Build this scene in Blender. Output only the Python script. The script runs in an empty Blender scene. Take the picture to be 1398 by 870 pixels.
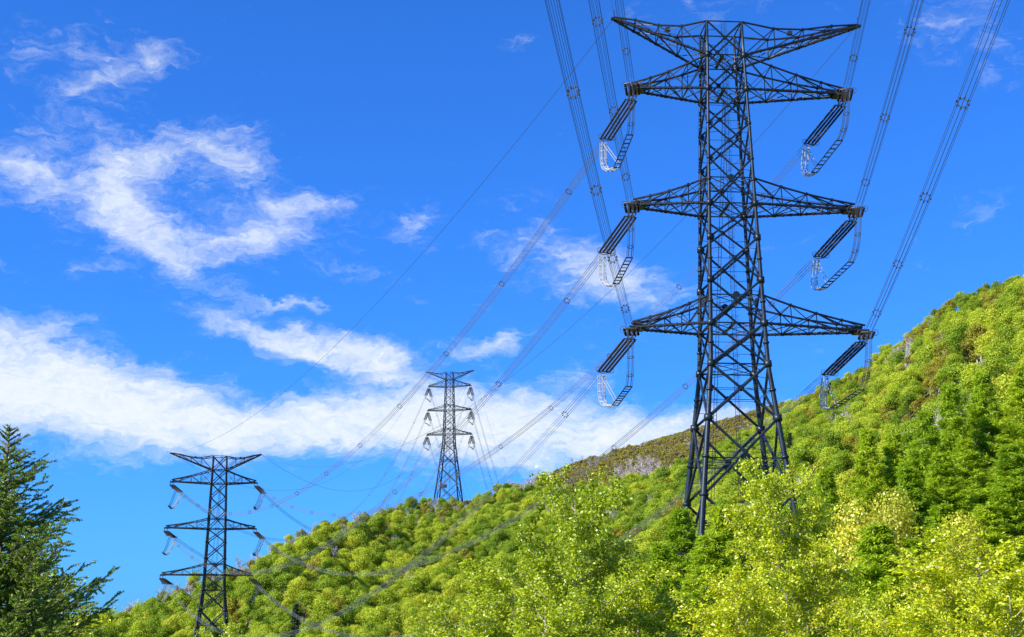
import bpy, math, random
import numpy as np
from mathutils import Vector

C = bpy.context.scene.collection
SC = bpy.context.scene
R = math.radians
rng = np.random.default_rng(7)

# ------------------------------------------------------------------ camera
PITCH = R(13.5)
FPX = 1942.0                      # focal length in pixels of a 1398 wide picture
cd = bpy.data.cameras.new('camera')
cam = bpy.data.objects.new('camera', cd)
C.objects.link(cam)
cam.location = (0, 0, 0)
cam.rotation_euler = (R(90) + PITCH, 0, 0)
cd.sensor_width = 36
cd.lens = 36 * FPX / 1398
cd.clip_start = 0.5
cd.clip_end = 30000
SC.camera = cam
SC.view_settings.view_transform = 'Standard'
SC.view_settings.look = 'None'
SC.view_settings.exposure = 0.9
SC.view_settings.gamma = 1
SC.view_settings.use_curve_mapping = False
SC.render.resolution_x = 1024
SC.render.resolution_y = 637

# ------------------------------------------------------------------ sun + sky
SUN_AZ, SUN_EL = -120.0, 38.0       # degrees, azimuth from +Y clockwise
sd = bpy.data.lights.new('sun', 'SUN')
sun = bpy.data.objects.new('sun', sd)
C.objects.link(sun)
sd.energy = 4.8
sd.angle = R(0.53)
sd.color = (1.0, 0.95, 0.86)
sdir = Vector((math.sin(R(SUN_AZ)) * math.cos(R(SUN_EL)), math.cos(R(SUN_AZ)) * math.cos(R(SUN_EL)), math.sin(R(SUN_EL))))
sun.rotation_euler = (-sdir).to_track_quat('-Z', 'Y').to_euler()
sun.location = (0, 0, 400)


class NT:
    """tiny node-graph helper"""
    def __init__(s, tree):
        s.t = tree; s.n = tree.nodes; s.l = tree.links

    def node(s, typ, **kw):
        n = s.n.new(typ)
        for k, v in kw.items():
            setattr(n, k, v)
        return n

    def put(s, sock, v):
        if isinstance(v, bpy.types.NodeSocket):
            s.l.new(v, sock)
        else:
            sock.default_value = v

    def m(s, op, a, b=0.0, c=0.0, clamp=False):
        n = s.node('ShaderNodeMath', operation=op, use_clamp=clamp)
        s.put(n.inputs[0], a); s.put(n.inputs[1], b); s.put(n.inputs[2], c)
        return n.outputs[0]

    def xyz(s, x, y, z):
        n = s.node('ShaderNodeCombineXYZ')
        s.put(n.inputs[0], x); s.put(n.inputs[1], y); s.put(n.inputs[2], z)
        return n.outputs[0]

    def noise(s, vec, scale, detail=4, rough=.5, dist=0.0, out='Fac'):
        n = s.node('ShaderNodeTexNoise')
        s.put(n.inputs['Vector'], vec)
        n.inputs['Scale'].default_value = scale; n.inputs['Detail'].default_value = detail
        n.inputs['Roughness'].default_value = rough; n.inputs['Distortion'].default_value = dist
        return n.outputs[out]

    def mix(s, f, a, b):
        n = s.node('ShaderNodeMix', data_type='RGBA')
        s.put(n.inputs[0], f); s.put(n.inputs[6], a); s.put(n.inputs[7], b)
        return n.outputs[2]

    def ramp(s, f, stops):
        n = s.node('ShaderNodeValToRGB')
        s.put(n.inputs[0], f)
        e = n.color_ramp.elements
        while len(e) < len(stops): e.new(0.5)
        for i, (p, c) in enumerate(stops):
            e[i].position = p; e[i].color = (*c, 1)
        return n.outputs[0]


w = bpy.data.worlds.new('World')
SC.world = w
w.use_nodes = True
g = NT(w.node_tree)
g.n.clear()
out = g.node('ShaderNodeOutputWorld')
bg = g.node('ShaderNodeBackground')
sky = g.node('ShaderNodeTexSky', sky_type='NISHITA')
sky.sun_disc = False
sky.sun_elevation = R(SUN_EL)
sky.sun_rotation = R(SUN_AZ)
sky.air_density = 1.0
sky.dust_density = 0.8
sky.ozone_density = 3.0
SKY_TINT = (0.20, 0.68, 1.52)
tint = g.node('ShaderNodeMix', data_type='RGBA', blend_type='MULTIPLY')
tint.inputs[0].default_value = 1.0
g.l.new(sky.outputs[0], tint.inputs[6]); tint.inputs[7].default_value = (*SKY_TINT, 1)
tc = g.node('ShaderNodeTexCoord')
sep = g.node('ShaderNodeSeparateXYZ')
g.l.new(tc.outputs['Generated'], sep.inputs[0])
X, Y, Z = sep.outputs
az = g.m('MULTIPLY', g.m('ARCTAN2', X, Y), 57.2958)
el = g.m('MULTIPLY', g.m('ARCSINE', Z), 57.2958)
# cirrus patches: (azimuth, elevation, half width, half height, tilt, strength) in degrees of sky
PATCHES = [
    # broad low bank
    (-19.0, 10.1, 5.5, 1.7, -6, 1.15), (-15.0, 9.5, 4.2, 1.5, -12, 1.0), (-10.5, 9.0, 4.5, .95, 4, .95),
    (-6.0, 9.1, 4.0, 1.0, 3, .95), (-1.5, 9.3, 4.0, 1.5, 0, 1.1), (3.0, 8.4, 3.5, 1.4, 2, 1.0), (6.0, 9.2, 2.2, .7, 4, .75),
    (-20.5, 12.0, 3.0, .7, 10, .6), (9.0, 9.0, 3.0, .7, 0, .6),
    # streak above it
    (-8.8, 12.4, 3.8, .7, -12, .95), (-5.6, 11.6, 2.2, .8, -22, .8), (-9.3, 13.9, 1.6, .22, -4, .7),
    (-1.0, 12.5, 1.6, .5, 10, .7), (2.5, 11.0, 1.6, .5, 14, .35),
    # curled cloud
    (-14.2, 19.6, 2.6, .9, 24, .62), (-16.0, 17.8, 1.3, 1.9, 18, .68), (-14.4, 15.9, 2.6, .7, -30, .7),
    (-11.6, 19.4, 1.0, 1.1, -40, .5), (-10.6, 16.5, 3.4, .85, 8, .72), (-8.9, 17.9, 2.4, .45, 5, .58),
    (-7.0, 15.3, 1.5, .5, -10, .36), (-13.0, 18.0, 5.5, 2.6, 0, .22), (-18.5, 19.0, 3.5, 2.2, 10, .24), (-17.5, 22.6, 4.5, 1.6, 8, .20), (2.5, 15.0, 5.0, 2.5, -15, .22),
    (-20.2, 18.4, 2.6, 1.0, -8, .50), (-21.5, 16.6, 1.8, .5, 8, .34),
    # faint high wisps
    (-17.0, 22.3, 2.0, .6, 28, .42), (-20.0, 23.0, 2.6, .9, 8, .30), (-15.0, 23.3, 1.2, .6, -10, .44),
    (-20.5, 14.8, 1.0, .3, -25, .40), (-17.0, 14.7, .9, .25, 10, .30), (-17.7, 5.8, .8, .3, 0, .42),
    (-3.9, 17.5, 1.2, .55, 30, .40), (2.2, 15.8, 2.8, 1.1, -22, .44), (4.6, 14.8, 2.6, .9, -22, .50),
    (1.2, 18.6, 1.5, .4, 8, .20), (0.2, 24.4, 1.4, .4, 0, .26),
    (19.0, 24.0, 4.0, 2.2, -30, .36), (18.5, 16.8, 2.4, 1.0, 20, .24), (8.0, 26.0, 4.0, .9, 0, .26),
    (10.0, 16.0, 2.5, .5, 0, .22), (-3, 14.0, 1.0, .3, 0, .25),
]
# warp the coordinates so that patch borders tear into wisps
flat = g.xyz(az, g.m('MULTIPLY', el, 1.6), 0.0)
wn = g.node('ShaderNodeTexNoise'); g.l.new(flat, wn.inputs['Vector'])
wn.inputs['Scale'].default_value = .42; wn.inputs['Detail'].default_value = 7; wn.inputs['Roughness'].default_value = .62
ws = g.node('ShaderNodeSeparateColor'); g.l.new(wn.outputs['Color'], ws.inputs[0])
azw = g.m('ADD', az, g.m('MULTIPLY', g.m('SUBTRACT', ws.outputs[0], .5), 3.6))
elw = g.m('ADD', el, g.m('MULTIPLY', g.m('SUBTRACT', ws.outputs[1], .5), 2.2))
mask = None
for (pa, pe, ra, re_, tl, st) in PATCHES:
    c_, s_ = math.cos(R(tl)), math.sin(R(tl))
    dx = g.m('SUBTRACT', azw, pa); dy = g.m('SUBTRACT', elw, pe)
    u = g.m('ADD', g.m('MULTIPLY', dx, c_ / ra), g.m('MULTIPLY', dy, s_ / ra))
    v = g.m('ADD', g.m('MULTIPLY', dx, -s_ / re_), g.m('MULTIPLY', dy, c_ / re_))
    q = g.m('ADD', g.m('MULTIPLY', u, u), g.m('MULTIPLY', v, v))
    e = g.m('MULTIPLY', g.m('POWER', 2.718, g.m('MULTIPLY', q, -0.9)), st)
    mask = e if mask is None else g.m('SUBTRACT', g.m('ADD', mask, e), g.m('MULTIPLY', g.m('MULTIPLY', mask, e), .75))
f1 = g.noise(g.xyz(g.m('ADD', azw, g.m('MULTIPLY', el, .5)), g.m('MULTIPLY', elw, 1.9), 3.0), .55, 12, .55, .5)
f2 = g.noise(g.xyz(azw, g.m('MULTIPLY', elw, 2.2), 9.0), 1.9, 9, .62, .3)
f3 = g.noise(g.xyz(g.m('ADD', g.m('MULTIPLY', az, .45), g.m('MULTIPLY', elw, .7)), g.m('SUBTRACT', g.m('MULTIPLY', elw, 2.6), g.m('MULTIPLY', az, .35)), 17.0), .9, 9, .6, .8)
fb = g.m('ADD', g.m('ADD', g.m('MULTIPLY', f1, .45), g.m('MULTIPLY', f2, .25)), g.m('MULTIPLY', f3, .30))
dens = g.m('SUBTRACT', g.m('MULTIPLY', mask, 1.25), g.m('MULTIPLY', g.m('SUBTRACT', .76, fb), 2.5))
dens = g.m('ADD', dens, 0.02)
mr = g.node('ShaderNodeMapRange', interpolation_type='SMOOTHSTEP')
g.put(mr.inputs[0], dens)
mr.inputs[1].default_value = -0.40; mr.inputs[2].default_value = .95
cl = g.m('MULTIPLY', mr.outputs[0], .98)
cloudc = g.mix(f2, (4.6, 5.3, 6.0, 1), (6.4, 6.6, 6.8, 1))
col = g.mix(cl, tint.outputs[2], cloudc)
g.l.new(col, bg.inputs[0])
bg.inputs[1].default_value = 0.085
g.l.new(bg.outputs[0], out.inputs[0])

# ------------------------------------------------------------------ helpers


def tag(o, label=None, cat=None, group=None, kind=None):
    if label: o['label'] = label
    if cat: o['category'] = cat
    if group: o['group'] = group
    if kind: o['kind'] = kind
    return o


def empty(name, loc=(0, 0, 0), rz=0.0):
    o = bpy.data.objects.new(name, None)
    o.location = loc; o.rotation_euler = (0, 0, rz); o.empty_display_size = 1
    C.objects.link(o)
    return o


def link(name, me, parent=None):
    o = bpy.data.objects.new(name, me)
    C.objects.link(o)
    if parent: o.parent = parent
    return o


def quad_mesh(name, V, mats, midx=None, n=4, smooth=False):
    """V (k*n,3): each n verts are one face"""
    V = np.asarray(V, dtype=np.float32).reshape(-1, 3)
    k = len(V) // n
    me = bpy.data.meshes.new(name)
    me.vertices.add(len(V)); me.vertices.foreach_set('co', V.ravel())
    me.loops.add(len(V)); me.loops.foreach_set('vertex_index', np.arange(len(V), dtype=np.int32))
    me.polygons.add(k); me.polygons.foreach_set('loop_start', np.arange(0, len(V), n, dtype=np.int32))
    me.polygons.foreach_set('loop_total', np.full(k, n, dtype=np.int32))
    for m_ in (mats if isinstance(mats, (list, tuple)) else [mats]): me.materials.append(m_)
    if midx is not None: me.polygons.foreach_set('material_index', np.asarray(midx, dtype=np.int32))
    me.update(calc_edges=True)
    return me


class MB:
    """mesh builder for bars, tubes and lathes"""
    def __init__(s):
        s.v = []; s.f = []

    def tube(s, pts, rad, sides=6, cap=True):
        pts = [Vector(p) for p in pts]
        if not hasattr(rad, '__len__'): rad = [rad] * len(pts)
        base = len(s.v); n = len(pts); up = None
        for i, p in enumerate(pts):
            d = (pts[min(i + 1, n - 1)] - pts[max(i - 1, 0)])
            if d.length < 1e-9: d = Vector((0, 0, 1))
            d.normalize()
            if up is None:
                a = Vector((0, 0, 1)) if abs(d.z) < .9 else Vector((0, 1, 0))
                x = d.cross(a).normalized()
            else:
                x = (up - d * up.dot(d)).normalized()
            up = x
            y = d.cross(x)
            for k in range(sides):
                t = 2 * math.pi * (k + .5) / sides
                s.v.append(p + (x * math.cos(t) + y * math.sin(t)) * rad[i])
        for i in range(n - 1):
            for k in range(sides):
                a = base + i * sides + k; b = base + i * sides + (k + 1) % sides
                s.f.append((a, b, b + sides, a + sides))
        if cap:
            s.f.append(tuple(base + k for k in range(sides))[::-1])
            s.f.append(tuple(base + (n - 1) * sides + k for k in range(sides)))
        return s

    def bar(s, a, b, r, sides=4):
        return s.tube([a, b], r, sides, False)

    def plate(s, c, nrm, r, t=.05, sides=6):
        c = Vector(c); nrm = Vector(nrm).normalized()
        return s.tube([c - nrm * t, c + nrm * t], r, sides)

    def ring(s, c, nrm, r, t, seg=20, sides=4):
        c = Vector(c); nrm = Vector(nrm).normalized()
        a = Vector((0, 0, 1)) if abs(nrm.z) < .9 else Vector((1, 0, 0))
        x = nrm.cross(a).normalized(); y = nrm.cross(x)
        pts = [c + (x * math.cos(2 * math.pi * k / seg) + y * math.sin(2 * math.pi * k / seg)) * r for k in range(seg + 1)]
        return s.tube(pts, t, sides, False)

    def box(s, c, d):
        c = Vector(c); b = len(s.v)
        for i in range(8):
            s.v.append(c + Vector((d[0] * (1 if i & 1 else -1), d[1] * (1 if i & 2 else -1), d[2] * (1 if i & 4 else -1))) * .5)
        for q in ((0, 2, 3, 1), (4, 5, 7, 6), (0, 1, 5, 4), (2, 6, 7, 3), (0, 4, 6, 2), (1, 3, 7, 5)):
            s.f.append(tuple(b + i for i in q))
        return s

    def build(s, name, mat, parent=None, smooth=False):
        me = bpy.data.meshes.new(name)
        me.from_pydata([tuple(v) for v in s.v], [], s.f)
        me.materials.append(mat)
        if smooth: me.polygons.foreach_set('use_smooth', [True] * len(me.polygons))
        me.update()
        return link(name, me, parent)


# ------------------------------------------------------------------ materials


def principled(name, col, rough=.6, metal=0.0, var=0.0, scale=3.0, col2=None, spec=.5):
    m_ = bpy.data.materials.new(name); m_.use_nodes = True
    t = NT(m_.node_tree); b = t.n['Principled BSDF']
    b.inputs['Roughness'].default_value = rough; b.inputs['Metallic'].default_value = metal
    b.inputs['Specular IOR Level'].default_value = spec
    if var or col2:
        co = t.node('ShaderNodeTexCoord').outputs['Object']
        f = t.noise(co, scale, 6, .65)
        c2 = col2 or tuple(c * (1 - var) for c in col)
        t.l.new(t.ramp(f, [(.35, col), (.68, c2)]), b.inputs['Base Color'])
        t.l.new(t.m('MULTIPLY_ADD', f, .3, rough - .15), b.inputs['Roughness'])
    else:
        b.inputs['Base Color'].default_value = (*col, 1)
    return m_


def leafmat(name, cols, trans=.42, patch=.15, gloss=.06, pscale=.35):
    """foliage: per-tree colour from the ramp (Object Info random) plus small clump variation"""
    m_ = bpy.data.materials.new(name); m_.use_nodes = True
    t = NT(m_.node_tree); t.n.clear()
    o = t.node('ShaderNodeOutputMaterial')
    oi = t.node('ShaderNodeObjectInfo'); tcn = t.node('ShaderNodeTexCoord')
    geo = t.node('ShaderNodeNewGeometry')
    n1 = t.noise(tcn.outputs['Object'], pscale, 3, .6)
    f = t.m('ADD', oi.outputs['Random'], t.m('MULTIPLY', t.m('SUBTRACT', n1, .5), patch * 4), clamp=True)
    f = t.m('ADD', f, t.m('MULTIPLY', t.m('SUBTRACT', geo.outputs['Random Per Island'], .5), patch * 1.6), clamp=True)
    c = t.ramp(f, [(i / (len(cols) - 1), k) for i, k in enumerate(cols)])
    hs = t.node('ShaderNodeHueSaturation')
    t.put(hs.inputs['Color'], c); t.put(hs.inputs['Value'], t.m('MULTIPLY_ADD', geo.outputs['Random Per Island'], .5, .75))
    d = t.node('ShaderNodeBsdfDiffuse'); tr = t.node('ShaderNodeBsdfTranslucent')
    gl = t.node('ShaderNodeBsdfGlossy'); gl.inputs['Roughness'].default_value = .45
    gl.inputs['Color'].default_value = (.9, .95, .8, 1)
    t.l.new(hs.outputs[0], d.inputs[0]); t.l.new(hs.outputs[0], tr.inputs[0])
    m1 = t.node('ShaderNodeMixShader'); m1.inputs[0].default_value = trans
    t.l.new(d.outputs[0], m1.inputs[1]); t.l.new(tr.outputs[0], m1.inputs[2])
    m2 = t.node('ShaderNodeMixShader'); m2.inputs[0].default_value = gloss
    t.l.new(m1.outputs[0], m2.inputs[1]); t.l.new(gl.outputs[0], m2.inputs[2])
    t.l.new(m2.outputs[0], o.inputs[0])
    return m_


M = {}
M['steel'] = principled('pylon_steel', (.006, .011, .018), .42, .2, col2=(.016, .027, .038), scale=.6)
M['steel_arm'] = principled('crossarm_steel', (.008, .010, .012), .5, .1, col2=(.015, .018, .020), scale=1.2)
M['ladder'] = principled('ladder_steel', (.035, .04, .045), .5, .3)
M['porcelain'] = principled('brown_porcelain', (.016, .010, .008), .65, 0, spec=.2)
M['fitting'] = principled('galvanised_fitting', (.05, .05, .045), .5, .4, col2=(.10, .095, .08), scale=2)
M['alu'] = principled('bright_aluminium', (.42, .42, .41), .5, .3)
M['riser'] = principled('dull_jumper_cable', (.03, .032, .036), .75, 0, spec=.15)
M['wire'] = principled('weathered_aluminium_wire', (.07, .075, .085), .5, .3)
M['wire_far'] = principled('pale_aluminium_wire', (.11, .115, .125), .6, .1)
M['bark'] = principled('brown_bark', (.09, .07, .05), .9, col2=(.16, .13, .10), scale=4)
M['birch_bark'] = principled('pale_birch_bark', (.52, .44, .34), .8, col2=(.30, .22, .15), scale=3)
M['twig'] = principled('brown_twig', (.16, .10, .05), .9)
M['grey_bark'] = principled('grey_bare_bark', (.36, .31, .28), .9, col2=(.48, .43, .40), scale=4)
M['lime'] = leafmat('lime_leaves', [(.28, .38, .022), (.41, .50, .028), (.53, .56, .038)], trans=.38, gloss=.015)
M['green'] = leafmat('green_leaves', [(.17, .27, .016), (.26, .37, .020), (.36, .45, .026)], trans=.38, gloss=.015)
M['olive'] = leafmat('olive_buds', [(.26, .21, .03), (.34, .31, .03), (.42, .41, .035)], gloss=.01)
M['rust'] = leafmat('rusty_buds', [(.17, .125, .05), (.22, .165, .06), (.19, .17, .05)], trans=.2)
M['birch_leaf'] = leafmat('birch_leaves', [(.32, .42, .006), (.50, .57, .008), (.62, .66, .010)], trans=.42, patch=.24, gloss=.06, pscale=.5)
M['larch'] = leafmat('larch_needles', [(.24, .38, .010), (.34, .48, .014), (.44, .55, .018)], trans=.48, gloss=.02)
M['larch_dark'] = leafmat('dark_larch_needles', [(.06, .13, .014), (.12, .22, .018), (.24, .36, .022)], trans=.4, gloss=.05)
M['gold'] = leafmat('golden_leaves', [(.50, .49, .02), (.57, .55, .025), (.62, .58, .03)], trans=.4)
M['conifer'] = leafmat('spruce_needles', [(.02, .045, .012), (.03, .065, .016)], trans=.1)

# ------------------------------------------------------------------ terrain
sP, cP = math.sin(PITCH), math.cos(PITCH)


def az_of(u):                      # azimuth (rad) of picture column u near the horizon
    return np.arctan((np.asarray(u) - 699) / FPX * 1.0)


def elev(v):                       # elevation (rad) of picture row v, on axis
    return PITCH + np.arctan((435 - np.asarray(v)) / FPX)


_tab = np.array([
    # u,   ridge distance, ridge row, foot distance, foot height
    (-900, 900, 850, 420, -20), (-300, 860, 862, 470, -20), (0, 820, 866, 500, -20), (165, 760, 852, 520, -20),
    (250, 700, 818, 545, -19), (330, 640, 790, 520, -18), (400, 620, 745, 430, -16), (450, 660, 728, 400, -15), (520, 800, 717, 380, -14),
    (590, 940, 700, 370, -14), (640, 1000, 692, 360, -13), (700, 1050, 668, 340, -12), (740, 1150, 660, 330, -11),
    (760, 1220, 654, 320, -10), (800, 1300, 641, 300, -9), (860, 1350, 617, 280, -8), (944, 1380, 594, 250, -6),
    (1019, 1330, 572, 235, -4), (1065, 1250, 562, 220, -3), (1093, 1120, 556, 215, -2), (1183, 1000, 525, 190, 0),
    (1220, 960, 499, 180, 1), (1300, 880, 449, 165, 4), (1398, 820, 418, 150, 8), (1600, 760, 345, 140, 14),
    (2000, 700, 240, 130, 20), (3200, 700, 240, 130, 20)], float)
_az = az_of(_tab[:, 0])
_zr = _tab[:, 1] * np.tan(elev(_tab[:, 2]))


def vnoise(x, y, seed=0):
    """smooth value noise"""
    xi = np.floor(x).astype(int); yi = np.floor(y).astype(int)
    fx = x - xi; fy = y - yi
    fx = fx * fx * (3 - 2 * fx); fy = fy * fy * (3 - 2 * fy)

    def h(a, b):
        n = (a * 374761393 + b * 668265263 + seed * 1274126177) & 0x7fffffff
        n = ((n ^ (n >> 13)) * 1274126177) & 0x7fffffff
        return ((n ^ (n >> 16)) & 0xffff) / 65535.0
    return (h(xi, yi) * (1 - fx) + h(xi + 1, yi) * fx) * (1 - fy) + (h(xi, yi + 1) * (1 - fx) + h(xi + 1, yi + 1) * fx) * fy


def ground(x, y):
    x = np.asarray(x, float); y = np.asarray(y, float)
    r = np.hypot(x, y); a = np.arctan2(x, y)
    ac = np.clip(a, _az[0], _az[-1])
    Rr = np.interp(ac, _az, _tab[:, 1]); zr = np.interp(ac, _az, _zr)
    r0 = np.interp(ac, _az, _tab[:, 3]); z0 = np.interp(ac, _az, _tab[:, 4])
    # fade the mountain away behind the camera
    back = np.clip((np.abs(a) - 1.1) / .8, 0, 1)
    zr = zr * (1 - back) + 40 * back
    near = -1.7 - 7.3 * np.clip((r - 5) / 25, 0, 1)
    q = np.clip((r - 60) / np.maximum(r0 - 60, 1), 0, 1)
    low = near + (z0 + 9) * q * q * (3 - 2 * q)
    p = np.clip((r - r0) / (Rr - r0), 0, 1)
    hill = z0 + (zr - z0) * p ** 1.18
    beyond = zr - np.clip(r - Rr, 0, 900) * .22
    z = np.where(r < r0, low, np.where(r < Rr, hill, beyond))
    amp = np.clip((r - 230) / 300, 0, 1) * np.clip((Rr + 60 - r) / 160, .12, 1)
    # spurs and gullies that run down the slope towards the left
    sx = (x * .80 + y * .60); sy = (-x * .60 + y * .80)
    z = z + amp * ((vnoise(sx / 58, sy / 190, 3) - .5) * 26 + (vnoise(sx / 27, sy / 70, 5) - .5) * 9)
    z = z + np.clip((r - 60) / 200, 0, 1) * (vnoise(x / 14, y / 14, 8) - .5) * 2.2
    return z


def project(x, y, z):
    zc = y * cP + z * sP
    return 699 + FPX * x / zc, 435 - FPX * (-y * sP + z * cP) / zc


BROWN = np.array([(700, 640), (718, 640), (749, 675), (790, 668), (830, 664), (864, 654), (889, 656), (941, 634), (1000, 603), (1040, 580), (1093, 540), (1110, 500)], float)


def brown_mask(u, v):
    return (u > 715) & (u < 1100) & (v < np.interp(u, BROWN[:, 0], BROWN[:, 1]) + 14)


azs = np.concatenate([np.radians(np.arange(-180, -24, 3.0)), np.radians(np.arange(-24, 30, .22)), np.radians(np.arange(30, 180, 3.0))])
rs = np.concatenate([[0.0], np.geomspace(3, 150, 36), np.linspace(155, 1500, 210), np.geomspace(1560, 9000, 22)])
AA, RR = np.meshgrid(azs, rs)
gx = np.sin(AA) * RR; gy = np.cos(AA) * RR; gz = ground(gx, gy)
nv = len(azs); nr = len(rs)
me = bpy.data.meshes.new('ground')
co = np.stack([gx, gy, gz], -1).reshape(-1, 3)
ii, jj = np.meshgrid(np.arange(nr - 1), np.arange(nv), indexing='ij')
j2 = (jj + 1) % nv
F = np.stack([ii * nv + jj, ii * nv + j2, (ii + 1) * nv + j2, (ii + 1) * nv + jj], -1).reshape(-1, 4)[:, ::-1]
me.vertices.add(len(co)); me.vertices.foreach_set('co', co.astype(np.float32).ravel())
me.loops.add(F.size); me.loops.foreach_set('vertex_index', F.astype(np.int32).ravel())
me.polygons.add(len(F)); me.polygons.foreach_set('loop_start', np.arange(0, F.size, 4, dtype=np.int32))
me.polygons.foreach_set('loop_total', np.full(len(F), 4, dtype=np.int32))
me.polygons.foreach_set('use_smooth', np.ones(len(F), dtype=bool))
me.update(calc_edges=True)
uu, vv = project(co[:, 0], np.maximum(co[:, 1], 1), co[:, 2])
bm_ = (brown_mask(uu, vv) & (co[:, 1] > 300)).astype(np.float32)
at_ = me.attributes.new('moor', 'FLOAT', 'POINT'); at_.data.foreach_set('value', bm_)
gm = bpy.data.materials.new('hillside_ground'); gm.use_nodes = True
t = NT(gm.node_tree); b = t.n['Principled BSDF']; b.inputs['Roughness'].default_value = .95
b.inputs['Specular IOR Level'].default_value = .1
co_ = t.node('ShaderNodeTexCoord').outputs['Object']
n1 = t.noise(co_, .06, 8, .7); n2 = t.noise(co_, .5, 6, .7)
cg = t.ramp(t.m('ADD', t.m('MULTIPLY', n1, .6), t.m('MULTIPLY', n2, .4)), [(.35, (.07, .09, .025)), (.5, (.12, .14, .035)), (.65, (.17, .14, .06))])
cb = t.ramp(t.m('ADD', t.m('MULTIPLY', n1, .5), t.m('MULTIPLY', n2, .5)), [(.35, (.13, .10, .045)), (.5, (.19, .15, .055)), (.68, (.24, .21, .065))])
at = t.node('ShaderNodeAttribute', attribute_name='moor')
t.l.new(t.mix(at.outputs['Fac'], cg, cb), b.inputs['Base Color'])
bp = t.node('ShaderNodeBump'); bp.inputs['Strength'].default_value = .8; bp.inputs['Distance'].default_value = 1.0
t.l.new(n2, bp.inputs['Height']); t.l.new(bp.outputs[0], b.inputs['Normal'])
me.materials.append(gm)
tag(link('ground', me), kind='structure')

# ------------------------------------------------------------------ pylons
# (height above base, body width)
LV = [(93.7, 4.96), (88.6, 5.14), (83.5, 5.45), (78.3, 5.75), (73.1, 6.0), (66.6, 6.34), (61.7, 6.6), (55.7, 6.95),
      (49.7, 7.27), (44.1, 7.65), (36.7, 9.2), (26.5, 11.5), (14.5, 14.2), (0.0, 17.4)]
LZ = [l[0] for l in LV][::-1]; LW = [l[1] for l in LV][::-1]


def wid(z): return float(np.interp(z, LZ, LW))


def legr(z): return float(np.interp(z, [0, 30, 44, 66, 94], [.44, .38, .30, .23, .17]))


def corner(i, z):
    h = wid(z) / 2
    return Vector(((-h, h, h, -h)[i], (-h, -h, h, h)[i], z))


ARMZ = {'top': (94.9, 93.7, 88.6), 'upper': (84.1, 88.6, 83.5), 'middle': (66.9, 70.3, 66.6), 'lower': (49.6, 53.6, 49.7)}


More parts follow.
